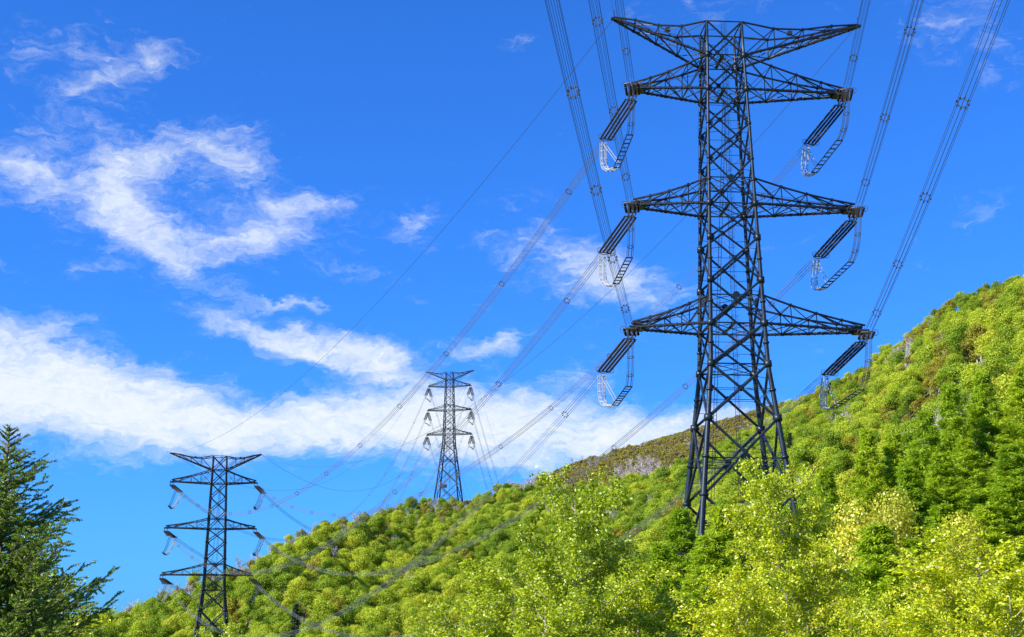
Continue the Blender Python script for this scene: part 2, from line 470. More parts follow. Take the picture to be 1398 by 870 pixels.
def pylon(loc, yaw, al, ar, label, det=1.0, box_low=False):
    root = empty('power_pylon', loc, yaw)
    tag(root, label, 'pylon', 'steel pylons of the power line')
    th = 1.0 if det >= 1 else 1.15
    for i in range(4):
        m_ = MB()
        zs = [0, 14.5, 26.5, 36.7, 44.1, 49.7, 55.7, 66.6, 78.3, 88.6, 93.7]
        m_.tube([corner(i, z) for z in zs], [legr(z) * th for z in zs], 12)
        for z in (8, 14.5, 20.5, 26.5, 31.5, 36.7, 40.5, 44.1, 47, 49.7, 52.7, 55.7, 58.7, 61.7, 66.6, 70, 73.1, 78.3, 83.5, 88.6):
            d = (corner(i, z + .5) - corner(i, z - .5)).normalized()
            m_.tube([corner(i, z) - d * .13, corner(i, z) + d * .13], legr(z) * 1.42, 12)
            if z in (44.1, 49.7, 66.6, 83.5, 88.6, 36.7, 55.7, 61.7):
                m_.tube([corner(i, z) - d * .42, corner(i, z) + d * .42], legr(z) * 1.75, 6)
        # concrete stub the leg stands on is buried in undergrowth; step bolts up the leg
        for z in np.arange(3, 92, .9):
            c_ = corner(i, z); o_ = Vector((-1 if i in (0, 3) else 1, 0, 0)) * (legr(z) + .14)
            m_.bar(c_, c_ + o_, .02, 3)
        m_.build('leg', M['steel'], root, True)
    # one braced face per side
    for s_ in range(4):
        i, j = s_, (s_ + 1) % 4
        nrm = [Vector((0, -1, 0)), Vector((1, 0, 0)), Vector((0, 1, 0)), Vector((-1, 0, 0))][s_]
        m_ = MB()
        for (z1, _), (z0, _) in zip(LV[:-1], LV[1:]):
            a0, b0, a1, b1 = corner(i, z0), corner(j, z0), corner(i, z1), corner(j, z1)
            r_ = (.145 if z0 > 60 else .165 if z0 > 43 else .19) * th
            m_.bar(a0, b1, r_, 6); m_.bar(b0 + nrm * .05, a1 + nrm * .05, r_, 6)
            w0, w1 = wid(z0), wid(z1); k = w0 / (w0 + w1)
            cx = (a0 + (b1 - a0) * k)
            m_.plate(cx, nrm, .36 if z0 > 43 else .46, .07, 6)
            for q, dq in ((a0, b0 - a0), (b0, a0 - b0)):
                dq = dq.normalized()
                m_.plate(q + dq * .35 + nrm * .02, nrm, .34, .06, 6)
            # slender secondary members
            rs_ = .045
            for (p, q, e) in ((a0, b1, a1), (b0, a1, b1), (b1, a0, b0), (a1, b0, a0)):
                mid = p + (cx - p) * .5 if (p - a0).length < .01 or (p - b0).length < .01 else p + (cx - p) * .5
                leg_ = p + ((a1 - a0) if p in (a0,) else (b1 - b0) if p in (b0,) else (a0 - a1) if p in (a1,) else (b0 - b1)) * .28
                m_.bar(mid, leg_, rs_, 3)
            if z1 - z0 > 6.5:
                l0 = a0 + (a1 - a0) * k; l1 = b0 + (b1 - b0) * k
                m_.bar(l0, l1, .055, 4)
        for z in (93.7, 88.6, 83.5, 66.6, 49.7, 44.1):
            m_.bar(corner(i, z), corner(j, z), .10 * th, 6)
        for z in (70.3, 53.6, 31.4):
            m_.bar(corner(i, z), corner(j, z), .09 * th, 6)
            m_.plate((corner(i, z) + corner(j, z)) / 2, nrm, .5, .08, 6)
        for z in (80.9, 75.7, 58.7, 47, 40.5):
            m_.bar(corner(i, z), corner(j, z), .04, 4)
        m_.build('side_bracing', M['steel'], root)
    # inner floors
    for z in (88.6, 83.5, 70.3, 66.6, 53.6, 49.7, 44.1, 31.4):
        m_ = MB()
        c4 = [corner(i, z) for i in range(4)]
        m_.bar(c4[0], c4[2], .06, 4); m_.bar(c4[1], c4[3], .06, 4)
        md = [(c4[i] + c4[(i + 1) % 4]) / 2 for i in range(4)]
        for i in range(4): m_.bar(md[i], md[(i + 1) % 4], .055, 4)
        if z in (88.6, 83.5, 66.6, 49.7):
            m_.box((-.3, 0, z + .12), (.5, wid(z) * .95, .05))
            for s_ in (-1, 1):
                for h_ in (.6, 1.15):
                    m_.bar((s_ * .45, -wid(z) * .47, z + h_), (s_ * .45, wid(z) * .47, z + h_), .02, 3)
        m_.build('inner_floor', M['steel'], root)
    # caged vertical ladder
    m_ = MB()
    x0, y0 = .55, wid(60) * .12
    for s_ in (-.24, .24): m_.bar((x0 + s_, y0, 2), (x0 + s_, y0, 95.2), .035, 4)
    for z in np.arange(2, 95, .45): m_.bar((x0 - .24, y0, z), (x0 + .24, y0, z), .018, 3)
    for z in np.arange(4, 95, 1.4): m_.ring((x0, y0 - .35, z), (0, 0, 1), .45, .02, 10, 3)
    for k in range(4):
        t_ = math.pi * (1.15 + .23 * k * 1.0)
        m_.bar((x0 + .45 * math.cos(t_), y0 - .35 + .45 * math.sin(t_), 4), (x0 + .45 * math.cos(t_), y0 - .35 + .45 * math.sin(t_), 95), .014, 3)
    m_.build('caged_ladder', M['ladder'], root)
    # leaning rail ladder
    m_ = MB()
    p0 = Vector((-4.2, 3.6, 2)); p1 = Vector((.4, 1.0, 83))
    sx = Vector((.20, 0, 0))
    m_.bar(p0 - sx, p1 - sx, .05, 4); m_.bar(p0 + sx, p1 + sx, .05, 4)
    for k in range(150):
        p = p0 + (p1 - p0) * (k / 150)
        m_.bar(p - sx, p + sx, .022, 3)
    m_.build('leaning_ladder', M['ladder'], root)
    # crossarms
    tips = {}
    for lev, (zt, ztop, zbot) in ARMZ.items():
        for sd_ in (-1, 1):
            L = (al if sd_ < 0 else ar)[lev]
            m_ = MB(); hw = .55 if lev != 'top' else .25
            ia, ib = (0, 3) if sd_ < 0 else (1, 2)      # near and far legs
            tn = Vector((sd_ * L, -hw, zt)); tf = Vector((sd_ * L, hw, zt))
            top_n = corner(ia, ztop); top_f = corner(ib, ztop)
            bot_n = corner(ia, zbot); bot_f = corner(ib, zbot)
            rb, rt, rw = .19 * th, .15 * th, .098 * th
            N = 4
            if lev == 'top':
                def topc(t_, rt_, tt): return rt_ + (tt - rt_) * t_ + Vector((0, 0, -1.25 * math.sin(math.pi * min(t_ * 1.15, 1)) * (1 - .35 * t_)))
                bt = lambda t_, rt_, tt: rt_ + (tt - Vector((0, 0, .25)) - rt_) * t_
            else:
                def topc(t_, rt_, tt): return rt_ + (tt + Vector((0, 0, .75)) - rt_) * t_ + Vector((0, 0, -.35 * math.sin(math.pi * t_)))
                bt = lambda t_, rt_, tt: rt_ + (tt - rt_) * t_
            fr = [0, .27, .52, .77, 1.0]
            Tn = [topc(f_, top_n, tn) for f_ in fr]; Tf = [topc(f_, top_f, tf) for f_ in fr]
            Bn = [bt(f_, bot_n, tn) for f_ in fr]; Bf = [bt(f_, bot_f, tf) for f_ in fr]
            m_.tube(Tn, rt, 6); m_.tube(Tf, rt, 6); m_.tube(Bn, rb, 6); m_.tube(Bf, rb, 6)
            for k in range(1, N):
                for T_, B_ in ((Tn, Bn), (Tf, Bf)): m_.bar(T_[k], B_[k], rw * .9, 4)
                m_.bar(Tn[k], Tf[k], rw * .8, 4); m_.bar(Bn[k], Bf[k], rw, 4)
            for k in range(N):
                for T_, B_ in ((Tn, Bn), (Tf, Bf)):
                    if lev == 'top': m_.bar(T_[k + 1], B_[k], rw, 4)
                    elif k == 2: m_.bar(T_[k], B_[k + 1] + (B_[N] - B_[k + 1]) * .45, .12, 6)
                    elif k == 0: m_.bar(T_[0], B_[1], .085, 4); m_.bar(B_[0], T_[1], .05, 4)
                    else: m_.bar(T_[k + 1], B_[k], rw, 4)
                m_.bar(Bn[k], Bf[k + 1], rw * .8, 4); m_.bar(Bf[k], Bn[k + 1], rw * .8, 4)
                m_.bar(Tn[k], Tf[k + 1], rw * .7, 4)
            # hand rails and joint plates
            for f0, f1 in zip(fr[:-1], fr[1:]):
                for T_, B_, k in ((Tn, Bn, fr.index(f0)), (Tf, Bf, fr.index(f0))):
                    m_.bar(B_[k] + (T_[k] - B_[k]) * .45, B_[k + 1] + (T_[k + 1] - B_[k + 1]) * .45, .03, 3)
            for k in range(1, N):
                for P_ in (Tn[k], Bn[k], Tf[k], Bf[k]): m_.plate(P_, (0, 1, 0), .27, .06, 6)
            for k in range(1, 14):            # flange collars along the lower chords
                for B0, B1 in ((bot_n, tn), (bot_f, tf)):
                    p = bt(k / 14, B0, B1); d_ = (B1 - B0).normalized()
                    m_.tube([p - d_ * .07, p + d_ * .07], rb * 1.4, 6)
            if lev != 'top':
                tp = Vector((sd_ * L, 0, zt))
                m_.box(tp + Vector((-sd_ * .5, 0, -.1)), (2.0, 1.7, .5)); m_.box(tp + Vector((-sd_ * 1.2, 0, .25)), (1.6, 1.2, .35))
                for q in (-.5, .5): m_.bar(tp + Vector((q, -.7, -.2)), tp + Vector((q, -.7, -1.1)), .08, 4); m_.bar(tp + Vector((q, .7, -.2)), tp + Vector((q, .7, -1.1)), .08, 4)
            else:
                m_.bar(tn, tn + Vector((0, 0, 1.1)), .05, 4)
                m_.box(Vector((sd_ * L, 0, zt - .15)), (.9, .6, .3))
            m_.build('crossarm', M['steel_arm'], root)
            tips[(lev, sd_)] = Vector((sd_ * L, 0, zt))
    for sd_ in (-1, 1):
        x_ = sd_ * (al if sd_ < 0 else ar)['top'] * .5
        m_ = MB(); m_.box((x_, 0, 93.35), (.7, .6, .5)); m_.tube([(x_, 0, 93.6), (x_, 0, 93.9)], .16, 8)
        m_.build('warning_lamp', M['ladder'], root)
    if box_low:
        m_ = MB(); m_.box((-2.2, -5.5, 13), (4.0, 1.6, 2.2)); m_.build('equipment_cabin', M['steel_arm'], root)
    cs, sn = math.cos(yaw), math.sin(yaw)
    out = {}
    for k, p in tips.items():
        out[k] = Vector((loc[0] + p.x * cs - p.y * sn, loc[1] + p.x * sn + p.y * cs, loc[2] + p.z))
    return root, out


def arms(t, u, m_, l): return {'top': t, 'upper': u, 'middle': m_, 'lower': l}


BASE_MAIN = (29.8, 188.0, -6.0)
pm, tm = pylon(BASE_MAIN, R(4), arms(15.3, 12.8, 13.2, 13.6), arms(20.0, 17.3, 17.9, 18.3),
               'tallest dark blue steel pylon, nearest, rising from trees right of centre')
pl, tl_ = pylon((-110.3, 535.0, -19.0), R(7), arms(18.3, 17.4, 18.6, 19.2), arms(15.2, 13.8, 14.2, 13.6),
                'mid-sized steel pylon at lower left in front of the wooded ridge', .8)
ph, th_ = pylon((-43.9, 985.0, 103.5), R(-9), arms(17.2, 15.0, 15.4, 15.8), arms(17.0, 15.0, 15.6, 16.0),
                'smallest and farthest steel pylon standing on top of the wooded ridge', .6, True)

# ------------------------------------------------------------------ conductors and insulators
SIDE = {-1: 'left', 1: 'right'}


def att(tips, lev, s_): return tips[(lev, s_)] - Vector((0, 0, 1.15))


def span(A, B, sag):
    def f(t_):
        p = A + (B - A) * t_
        p.z -= 4 * sag * t_ * (1 - t_)
        return p
    L = (B - A).length
    return f, L


def frame_at(f, t_):
    d = (f(t_ + .002) - f(t_ - .002)).normalized()
    x = d.cross(Vector((0, 0, 1))).normalized()
    return d, x, x.cross(d)


def insulators(A, B, label, group, fine=True):
    """four parallel strings of insulator discs from the arm (A) to the bundle (B)"""
    root = empty('insulator_set', A)
    tag(root, label, 'insulator', group)
    O = A
    d = (B - A).normalized(); L = (B - A).length
    x = d.cross(Vector((0, 0, 1))).normalized(); y = x.cross(d)
    for k in range(4):
        off = x * ((k - 1.5) * .56)
        a = d * .9 + off; b = d * (L - 1.0) + off
        m_ = MB(); n = 34 if fine else 10
        pts = []; rr = []
        for i in range(n):
            t0 = i / n; t1 = (i + .5) / n; t2 = (i + .55) / n
            pts += [a + (b - a) * t0, a + (b - a) * t1, a + (b - a) * t2]
            rr += [.10, .185, .10] if fine else [.17, .24, .17]
        pts.append(b); rr.append(.09)
        m_.tube(pts, rr, 8 if fine else 5)
        m_.build('disc_string', M['porcelain'], root, False)
    for (p, s_) in ((d * .75, 1), (d * (L - .8), 1)):
        m_ = MB()
        m_.bar(p - x * .95, p + x * .95, .10, 4)
        m_.bar(p - x * .95 + d * .12, p - d * (.5 if p.length < 2 else -.5), .06, 4); m_.bar(p + x * .95 + d * .12, p - d * (.5 if p.length < 2 else -.5), .06, 4)
        m_.build('yoke_plate', M['fitting'], root)
    for s_ in (-1, 1):
        m_ = MB(); m_.ring(d * (L - 1.25) + x * s_ * .95, x * .3 + d, .42, .04, 16, 4)
        m_.build('grading_ring', M['fitting'], root)
    m_ = MB(); m_.bar(Vector((0, 0, 0)), d * .8, .09, 4); m_.bar(x * .5, d * .75 + x * .5, .05, 4); m_.bar(-x * .5, d * .75 - x * .5, .05, 4)
    m_.build('link_rod', M['fitting'], root)
    return root


def bundle(f, t0, t1, L, label, group, mat, rw, nseg=48, gap=28.0, nw=8, rb=.5, spr=.06):
    root = empty('conductor_bundle', f(t0))
    O = f(t0)
    tag(root, label, 'power line', group)
    ts = [t0 + (t1 - t0) * i / nseg for i in range(nseg + 1)]
    fr = [(f(t_) - O, *frame_at(f, min(max(t_, .003), .997))) for t_ in ts]
    for k in range(nw):
        an = 2 * math.pi * (k + .5) / nw
        m_ = MB()
        m_.tube([p + (x * math.cos(an) + y * math.sin(an)) * rb for (p, d, x, y) in fr], rw, 4, False)
        m_.build('wire', mat, root)
    n = int((t1 - t0) * L / gap)
    for i in range(n):
        t_ = t0 + (i + .45) * gap / L
        if t_ > t1: break
        p = f(t_) - O; d, x, y = frame_at(f, min(max(t_, .003), .997))
        m_ = MB()
        for k in range(nw):
            an = 2 * math.pi * (k + .5) / nw; a2 = 2 * math.pi * (k + 1.5) / nw
            q = p + (x * math.cos(an) + y * math.sin(an)) * rb
            q2 = p + (x * math.cos(a2) + y * math.sin(a2)) * rb
            qi = p + (x * math.cos(an) + y * math.sin(an)) * rb * .78
            q2i = p + (x * math.cos(a2) + y * math.sin(a2)) * rb * .78
            m_.tube([q - d * .10, q + d * .10], spr * 1.15, 6); m_.bar(qi, q, spr * .7, 4); m_.bar(qi, q2i, spr * .55, 4)
        m_.build('spacer', M['fitting'], root)
    return root


def jumper(tip, nearE, farE, yaw, label, group, fine=True):
    """rigid ladder-like jumper hung under the arm, with bright slack cables at its far end"""
    root = empty('jumper_loop', tip - Vector((0, 0, 9)))
    O = root.location.copy()
    tag(root, label, 'jumper cable', group)
    bx = Vector((-math.sin(yaw), math.cos(yaw), 0)); ax = Vector((math.cos(yaw), math.sin(yaw), 0))
    n0 = tip - bx * 6.5 - Vector((0, 0, 9.6)); n1 = tip + bx * 6.0 - Vector((0, 0, 9.8))
    if not fine: n0 = tip - bx * 4.5 - Vector((0, 0, 9.6)); n1 = tip + bx * 4.5 - Vector((0, 0, 9.8))
    m_ = MB()
    for s_ in (-.42, .42):
        m_.bar(n0 + ax * s_ - O, n1 + ax * s_ - O, .075, 6)
    for k in range(9):
        p = n0 + (n1 - n0) * (k / 8) - O
        m_.bar(p - ax * .42, p + ax * .42, .07 if k % 2 else .11, 4)
    m_.build('rigid_jumper', M['steel_arm'], root)
    # bright slack cables between far string end and rigid jumper
    for k in range(6):
        an = 2 * math.pi * k / 6
        m_ = MB(); pts = []
        d = (n1 - farE)
        for i in range(15):
            t_ = i / 14
            p = farE + d * t_
            p = p + Vector((0, 0, -1.9 * 4 * t_ * (1 - t_) * (1 - .35 * t_)))
            p = p + bx * (1.4 * math.sin(math.pi * t_)) + ax * (math.cos(an) * .48 + (-.5 * math.sin(math.pi * t_))) + bx * (math.sin(an) * .48)
            pts.append(p - O)
        m_.tube(pts, .055 if fine else .06, 5)
        m_.build('slack_cable', M['alu'], root)
    if fine:
        m_ = MB()
        m_.bar(farE - ax * .2 - O, n1 - ax * .2 - (n1 - n0) * .14 - O, .05, 4); m_.bar(farE + ax * .2 - O, n1 + ax * .2 - (n1 - n0) * .14 - O, .05, 4)
        m_.build('tie_rod', M['alu'], root)
        for i in range(1, 8):
            t_ = i / 8; p = farE + (n1 - farE) * t_ + Vector((0, 0, -1.9 * 4 * t_ * (1 - t_) * (1 - .35 * t_))) + bx * (1.4 * math.sin(math.pi * t_)) - ax * .5 * math.sin(math.pi * t_)
            MB().ring(p - O, (.2, .1, 1), .48, .03, 12, 3).build('cable_clamp', M['alu'], root)
    # thin cables rising from the near end to the near string
    for k in range(6):
        an = 2 * math.pi * k / 6
        m_ = MB(); pts = []
        for i in range(9):
            t_ = i / 8
            p = n0 + (nearE - n0) * t_ + Vector((0, 0, -1.3 * math.sin(math.pi * t_))) - bx * (.8 * math.sin(math.pi * t_))
            p = p + ax * math.cos(an) * .42 + bx * math.sin(an) * .3
            pts.append(p - O)
        m_.tube(pts, .035, 4, False)
        m_.build('riser_cable', M['riser'], root)
    if fine:
        for t_ in (.3, .62):
            p = n0 + (nearE - n0) * t_ + Vector((0, 0, -1.3 * math.sin(math.pi * t_))) - bx * (.8 * math.sin(math.pi * t_))
            m_ = MB(); m_.ring(p - O, (0, .2, 1), .42, .045, 12, 4); m_.build('spacer', M['fitting'], root)


GI = 'insulator strings at the pylon arms'
GB = 'eight-wire conductor bundles between pylons'
GJ = 'jumper cables hung under the pylon arms'
SL = 9.0          # length of an insulator set
LEVN = {'upper': 'upper', 'middle': 'middle', 'lower': 'lowest'}
# direction of the span that comes from behind the camera
azn = R(8.0)
dn = Vector((-math.sin(azn), -math.cos(azn), 0))
for lev in ('upper', 'middle', 'lower'):
    for s_ in (-1, 1):
        sn_ = SIDE[s_]; ln = LEVN[lev]
        A = att(tm, lev, s_)
        # near span: low point of the catenary is close to the pylon
        LN = 320.0; SH = -1.6 if s_ < 0 else -2.9

        def fn(t_, A=A): q = t_ * LN; return A + dn * q + Vector((0, 0, -.004 * q + .00030 * q * q))
        SN = 5.6
        insulators(A, fn(SN / LN), 'end-on insulator strings at the tip of the nearest pylon\'s %s %s arm, camera side' % (ln, sn_), GI)
        bundle(fn, SN / LN, 1.0, LN, 'eight thin wires running overhead from the nearest pylon\'s %s %s arm' % (ln, sn_), GB, M['wire'], .022, 60, 22.0, spr=.075)
        # far span to the lower left pylon
        B = att(tl_, lev, s_)
        f, L = span(A, B, 30.0)
        sA = SL * 1.06 / L; sB = 10.2 / L
        FE = f(sA) - Vector((0, 0, .2))
        insulators(A, FE, 'slanting brown insulator strings below the nearest pylon\'s %s %s arm' % (ln, sn_), GI)
        insulators(B, f(1 - sB), 'dark insulator strings on lower left pylon\'s %s %s arm, facing the nearest pylon' % (ln, sn_), GI, False)
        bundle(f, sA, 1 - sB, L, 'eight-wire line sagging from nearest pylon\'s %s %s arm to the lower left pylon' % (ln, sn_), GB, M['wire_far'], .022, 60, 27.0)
        jumper(tm[(lev, s_)] + Vector((SH, 0, .3)), fn(SN / LN), FE, R(4), 'ladder-like jumper with bright slack cables under nearest pylon\'s %s %s arm' % (ln, sn_), GJ)
        # left pylon to hilltop pylon
        D_ = att(th_, lev, s_)
        f2, L2 = span(B, D_, 55.0)
        insulators(B, f2(10.2 / L2), 'dark insulator strings on lower left pylon\'s %s %s arm, facing the hilltop pylon' % (ln, sn_), GI, False)
        insulators(D_, f2(1 - 10.2 / L2), 'small insulator strings on hilltop pylon\'s %s %s arm, facing the lower left pylon' % (ln, sn_), GI, False)
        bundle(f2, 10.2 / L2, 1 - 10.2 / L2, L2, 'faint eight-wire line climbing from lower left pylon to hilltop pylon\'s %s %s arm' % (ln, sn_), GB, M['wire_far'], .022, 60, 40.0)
        jumper(tl_[(lev, s_)], f(1 - sB), f2(10.2 / L2), R(7), 'pale jumper cables hanging under lower left pylon\'s %s %s arm' % (ln, sn_), GJ, False)
        # hilltop pylon down behind the ridge
        E_ = D_ + Vector((math.sin(R(10)) * 400, math.cos(R(10)) * 400, -150))
        f3, L3 = span(D_, E_, 18.0)
        insulators(D_, f3(9.5 / L3), 'small insulator strings on hilltop pylon\'s %s %s arm, facing away behind the ridge' % (ln, sn_), GI, False)
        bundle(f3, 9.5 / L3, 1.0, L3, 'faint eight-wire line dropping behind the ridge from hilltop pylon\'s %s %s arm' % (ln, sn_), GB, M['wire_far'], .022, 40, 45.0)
        jumper(th_[(lev, s_)], f2(1 - 10.2 / L2), f3(9.5 / L3), R(-9), 'tiny pale jumper cables under hilltop pylon\'s %s %s arm' % (ln, sn_), GJ, False)


def ground_wire(f, label, r_=.028, t1=1.0, mat=None):
    m_ = MB(); n = 60; O = f(0.0)
    m_.tube([f(i / n * t1) - O for i in range(n + 1)], r_, 5)
    o = m_.build('ground_wire', mat or M['wire'])
    o.location = O
    tag(o, label, 'wire', 'single earth wires at the pylon tops')


for s_ in (-1, 1):
    sn_ = SIDE[s_]
    A = tm[('top', s_)]; B = tl_[('top', s_)]; D_ = th_[('top', s_)]
    ground_wire(lambda t_, A=A: A + dn * (t_ * 320) + Vector((0, 0, .05 * t_ * 320 + .00035 * (t_ * 320) ** 2)), 'single thin wire going overhead from nearest pylon\'s top %s tip' % sn_, .022)
    ground_wire(span(A, B, 14.0 if s_ < 0 else 26.0)[0], 'single thin wire from nearest pylon\'s top %s tip to the lower left pylon' % sn_, .036)
    ground_wire(span(B, D_, 42.0)[0], 'single thin wire climbing from lower left pylon to hilltop pylon\'s top %s tip' % sn_, .05)
    ground_wire(span(D_, D_ + Vector((70, 394, -150)), 14.0)[0], 'single thin wire dropping behind the ridge from hilltop pylon\'s top %s tip' % sn_, .04)

# ------------------------------------------------------------------ foliage generators


def unit(v): return v / np.maximum(np.linalg.norm(v, axis=-1, keepdims=True), 1e-9)


def leaf_quads(P, N, size, aspect=1.0, jit=.4, r=None, along=None):
    """diamond leaf quads at P with normals N"""
    r = r or rng
    n = len(P)
    N = unit(N + r.normal(0, jit, (n, 3)))
    a = r.normal(0, 1, (n, 3)) if along is None else along + r.normal(0, .25, (n, 3))
    U = unit(a - N * np.sum(a * N, 1, keepdims=True)); W = np.cross(N, U)
    s = (size * r.uniform(.65, 1.3, (n, 1)))
    U = U * s * .5 * aspect; W = W * s * .5
    V = np.empty((n, 4, 3))
    V[:, 0] = P - U; V[:, 1] = P - W * .8 + U * .1 + N * s * .12; V[:, 2] = P + U; V[:, 3] = P + W * .8 + U * .1 + N * s * .12
    return V.reshape(-1, 3)


def strip_tubes(paths, radii, sides=3):
    """paths: list of (k,3) arrays, radii list of (k,) -> quads"""
    out = []
    for p, rr in zip(paths, radii):
        d = unit(np.gradient(p, axis=0)); a = np.where(np.abs(d[:, 2:3]) < .9, [[0, 0, 1.]], [[1., 0, 0]])
        x = unit(np.cross(d, a)); y = np.cross(d, x)
        ring = []
        for k in range(sides):
            t_ = 2 * math.pi * k / sides
            ring.append(p + (x * math.cos(t_) + y * math.sin(t_)) * rr[:, None])
        ring = np.stack(ring, 1)
        for k in range(sides):
            k2 = (k + 1) % sides
            q = np.stack([ring[:-1, k], ring[:-1, k2], ring[1:, k2], ring[1:, k]], 1)
            out.append(q.reshape(-1, 3))
    return np.concatenate(out)


def broadleaf(seed, h=11, w=8.5, nleaf=2200, leaf=.55, lobes=11, thin=0.0):
    """round-headed forest tree; crown of overlapping leaf clumps with gaps"""
    r = np.random.default_rng(seed)
    P = []; N = []
    cz = h * .60
    cents = []
    for k in range(lobes):
        a = r.uniform(0, 2 * math.pi); t_ = r.uniform(0, 1) ** .6; zz = r.uniform(-.55, .9)
        rad = math.sqrt(max(0.05, 1 - zz * zz)) * t_
        cents.append((math.cos(a) * rad * w * .36, math.sin(a) * rad * w * .36, cz + zz * h * .30, r.uniform(.15, .25) * w))
    cents.append((0, 0, h * .86, .17 * w)); cents = np.array(cents)
    per = nleaf // len(cents)
    for c_ in cents:
        d = unit(r.normal(0, 1, (per, 3)) + [0, 0, .35])
        rr = c_[3] * r.uniform(.60, 1.18, (per, 1)) * np.array([[1, 1, .8]])
        P.append(c_[:3] + d * rr); N.append(d)
    P = np.concatenate(P); N = np.concatenate(N)
    if thin: k = r.random(len(P)) > thin; P, N = P[k], N[k]
    L = leaf_quads(P, N, leaf, 1.1, .45, r)
    paths = [np.array([(0, 0, 0), (.15, .1, h * .3), (0, -.1, h * .8)])]; rad = [np.array([.22, .17, .05])]
    for c_ in cents[:8]:
        z0 = r.uniform(.25, .5) * h
        paths.append(np.array([(0.1, 0, z0), (c_[0] * .5, c_[1] * .5, (z0 + c_[2]) / 2), c_[:3] + [0, 0, c_[3] * .5]])); rad.append(np.array([.11, .07, .03]))
    return L, strip_tubes(paths, rad, 4)


def bare_tree(seed, h=9):
    r = np.random.default_rng(seed)
    paths = []; rad = []

    def go(p, d, L, rr, dep):
        n = 4; pts = [p]
        for i in range(n):
            d = unit(d + r.normal(0, .12, 3) + [0, 0, .05]); p = p + d * L / n; pts.append(p)
        pts = np.array(pts); paths.append(pts); rad.append(np.linspace(rr, rr * .5, n + 1))
        if dep == 0: return
        for k in range(5 if dep > 1 else 6):
            q = pts[r.integers(1, n + 1)]; dd = unit(d + r.normal(0, .55, 3) + [0, 0, .25])
            go(q, dd, L * r.uniform(.45, .7), rr * .58, dep - 1)
    go(np.zeros(3), np.array([0, 0, 1.]), h * .5, .24, 3)
    return strip_tubes(paths, rad, 3)


def conifer(seed, h=18, spread=.26, spray=.5, dz=.5, nb=6, clear=.12, up=.15):
    """larch or spruce: whorled branches carrying feathery sprays"""
    r = np.random.default_rng(seed)
    P = []; N = []; A = []; paths = [np.array([(0, 0, 0), (.05, 0, h * .5), (0, 0, h)])]; rad = [np.array([.24, .15, .02])]
    z = h * clear
    while z < h - .15:
        for k in range(nb):
            a = r.uniform(0, 2 * math.pi)
            L = ((h - z) * spread + .25) * r.uniform(.65, 1.12) * min(1, (z / h - clear) * 5 + .5)
            dr = np.array([math.cos(a), math.sin(a), 0.])
            n = 6; t_ = np.linspace(0, 1, n)[:, None]
            p = np.array([0, 0, z]) + dr * L * t_ + np.array([0, 0, 1.]) * L * (up * t_ + .22 * t_ ** 2 - .10 * t_)
            paths.append(p); rad.append(np.linspace(.035, .008, n))
            m_ = max(4, int(L / (spray * .30)))
            tt = r.uniform(.12, 1.0, m_ * 3)
            q = np.array([0, 0, z]) + dr * L * tt[:, None] + np.array([0, 0, 1.]) * (L * (up * tt + .22 * tt ** 2 - .10 * tt))[:, None]
            sd_ = np.cross(dr, [0, 0, 1.]) * r.choice([-1, 1], len(tt))[:, None]
            al_ = unit(dr * .7 + sd_ * r.uniform(0, 1, (len(tt), 1)) + [0, 0, .05])
            off = al_ * (spray * .5) * (1.2 - tt[:, None] * .5)
            P.append(q + off + r.normal(0, .04, q.shape)); A.append(al_ + [0, 0, -.12]); N.append(np.tile([0, 0, 1.], (len(tt), 1)) + dr * .2)
        z += dz * r.uniform(.7, 1.3) * (.55 + .45 * (h - z) / h)
    P = np.concatenate(P); N = np.concatenate(N); A = np.concatenate(A)
    k3 = 4
    P = np.repeat(P, k3, 0); N = np.repeat(N, k3, 0); A = np.repeat(A, k3, 0)
    P = P + r.normal(0, spray * .20, P.shape) * [1, 1, .8]; A = A + r.normal(0, .35, A.shape)
    L = leaf_quads(P, N, spray * .16, 4.2, .8, r, A)
    return L, strip_tubes(paths, rad, 4)


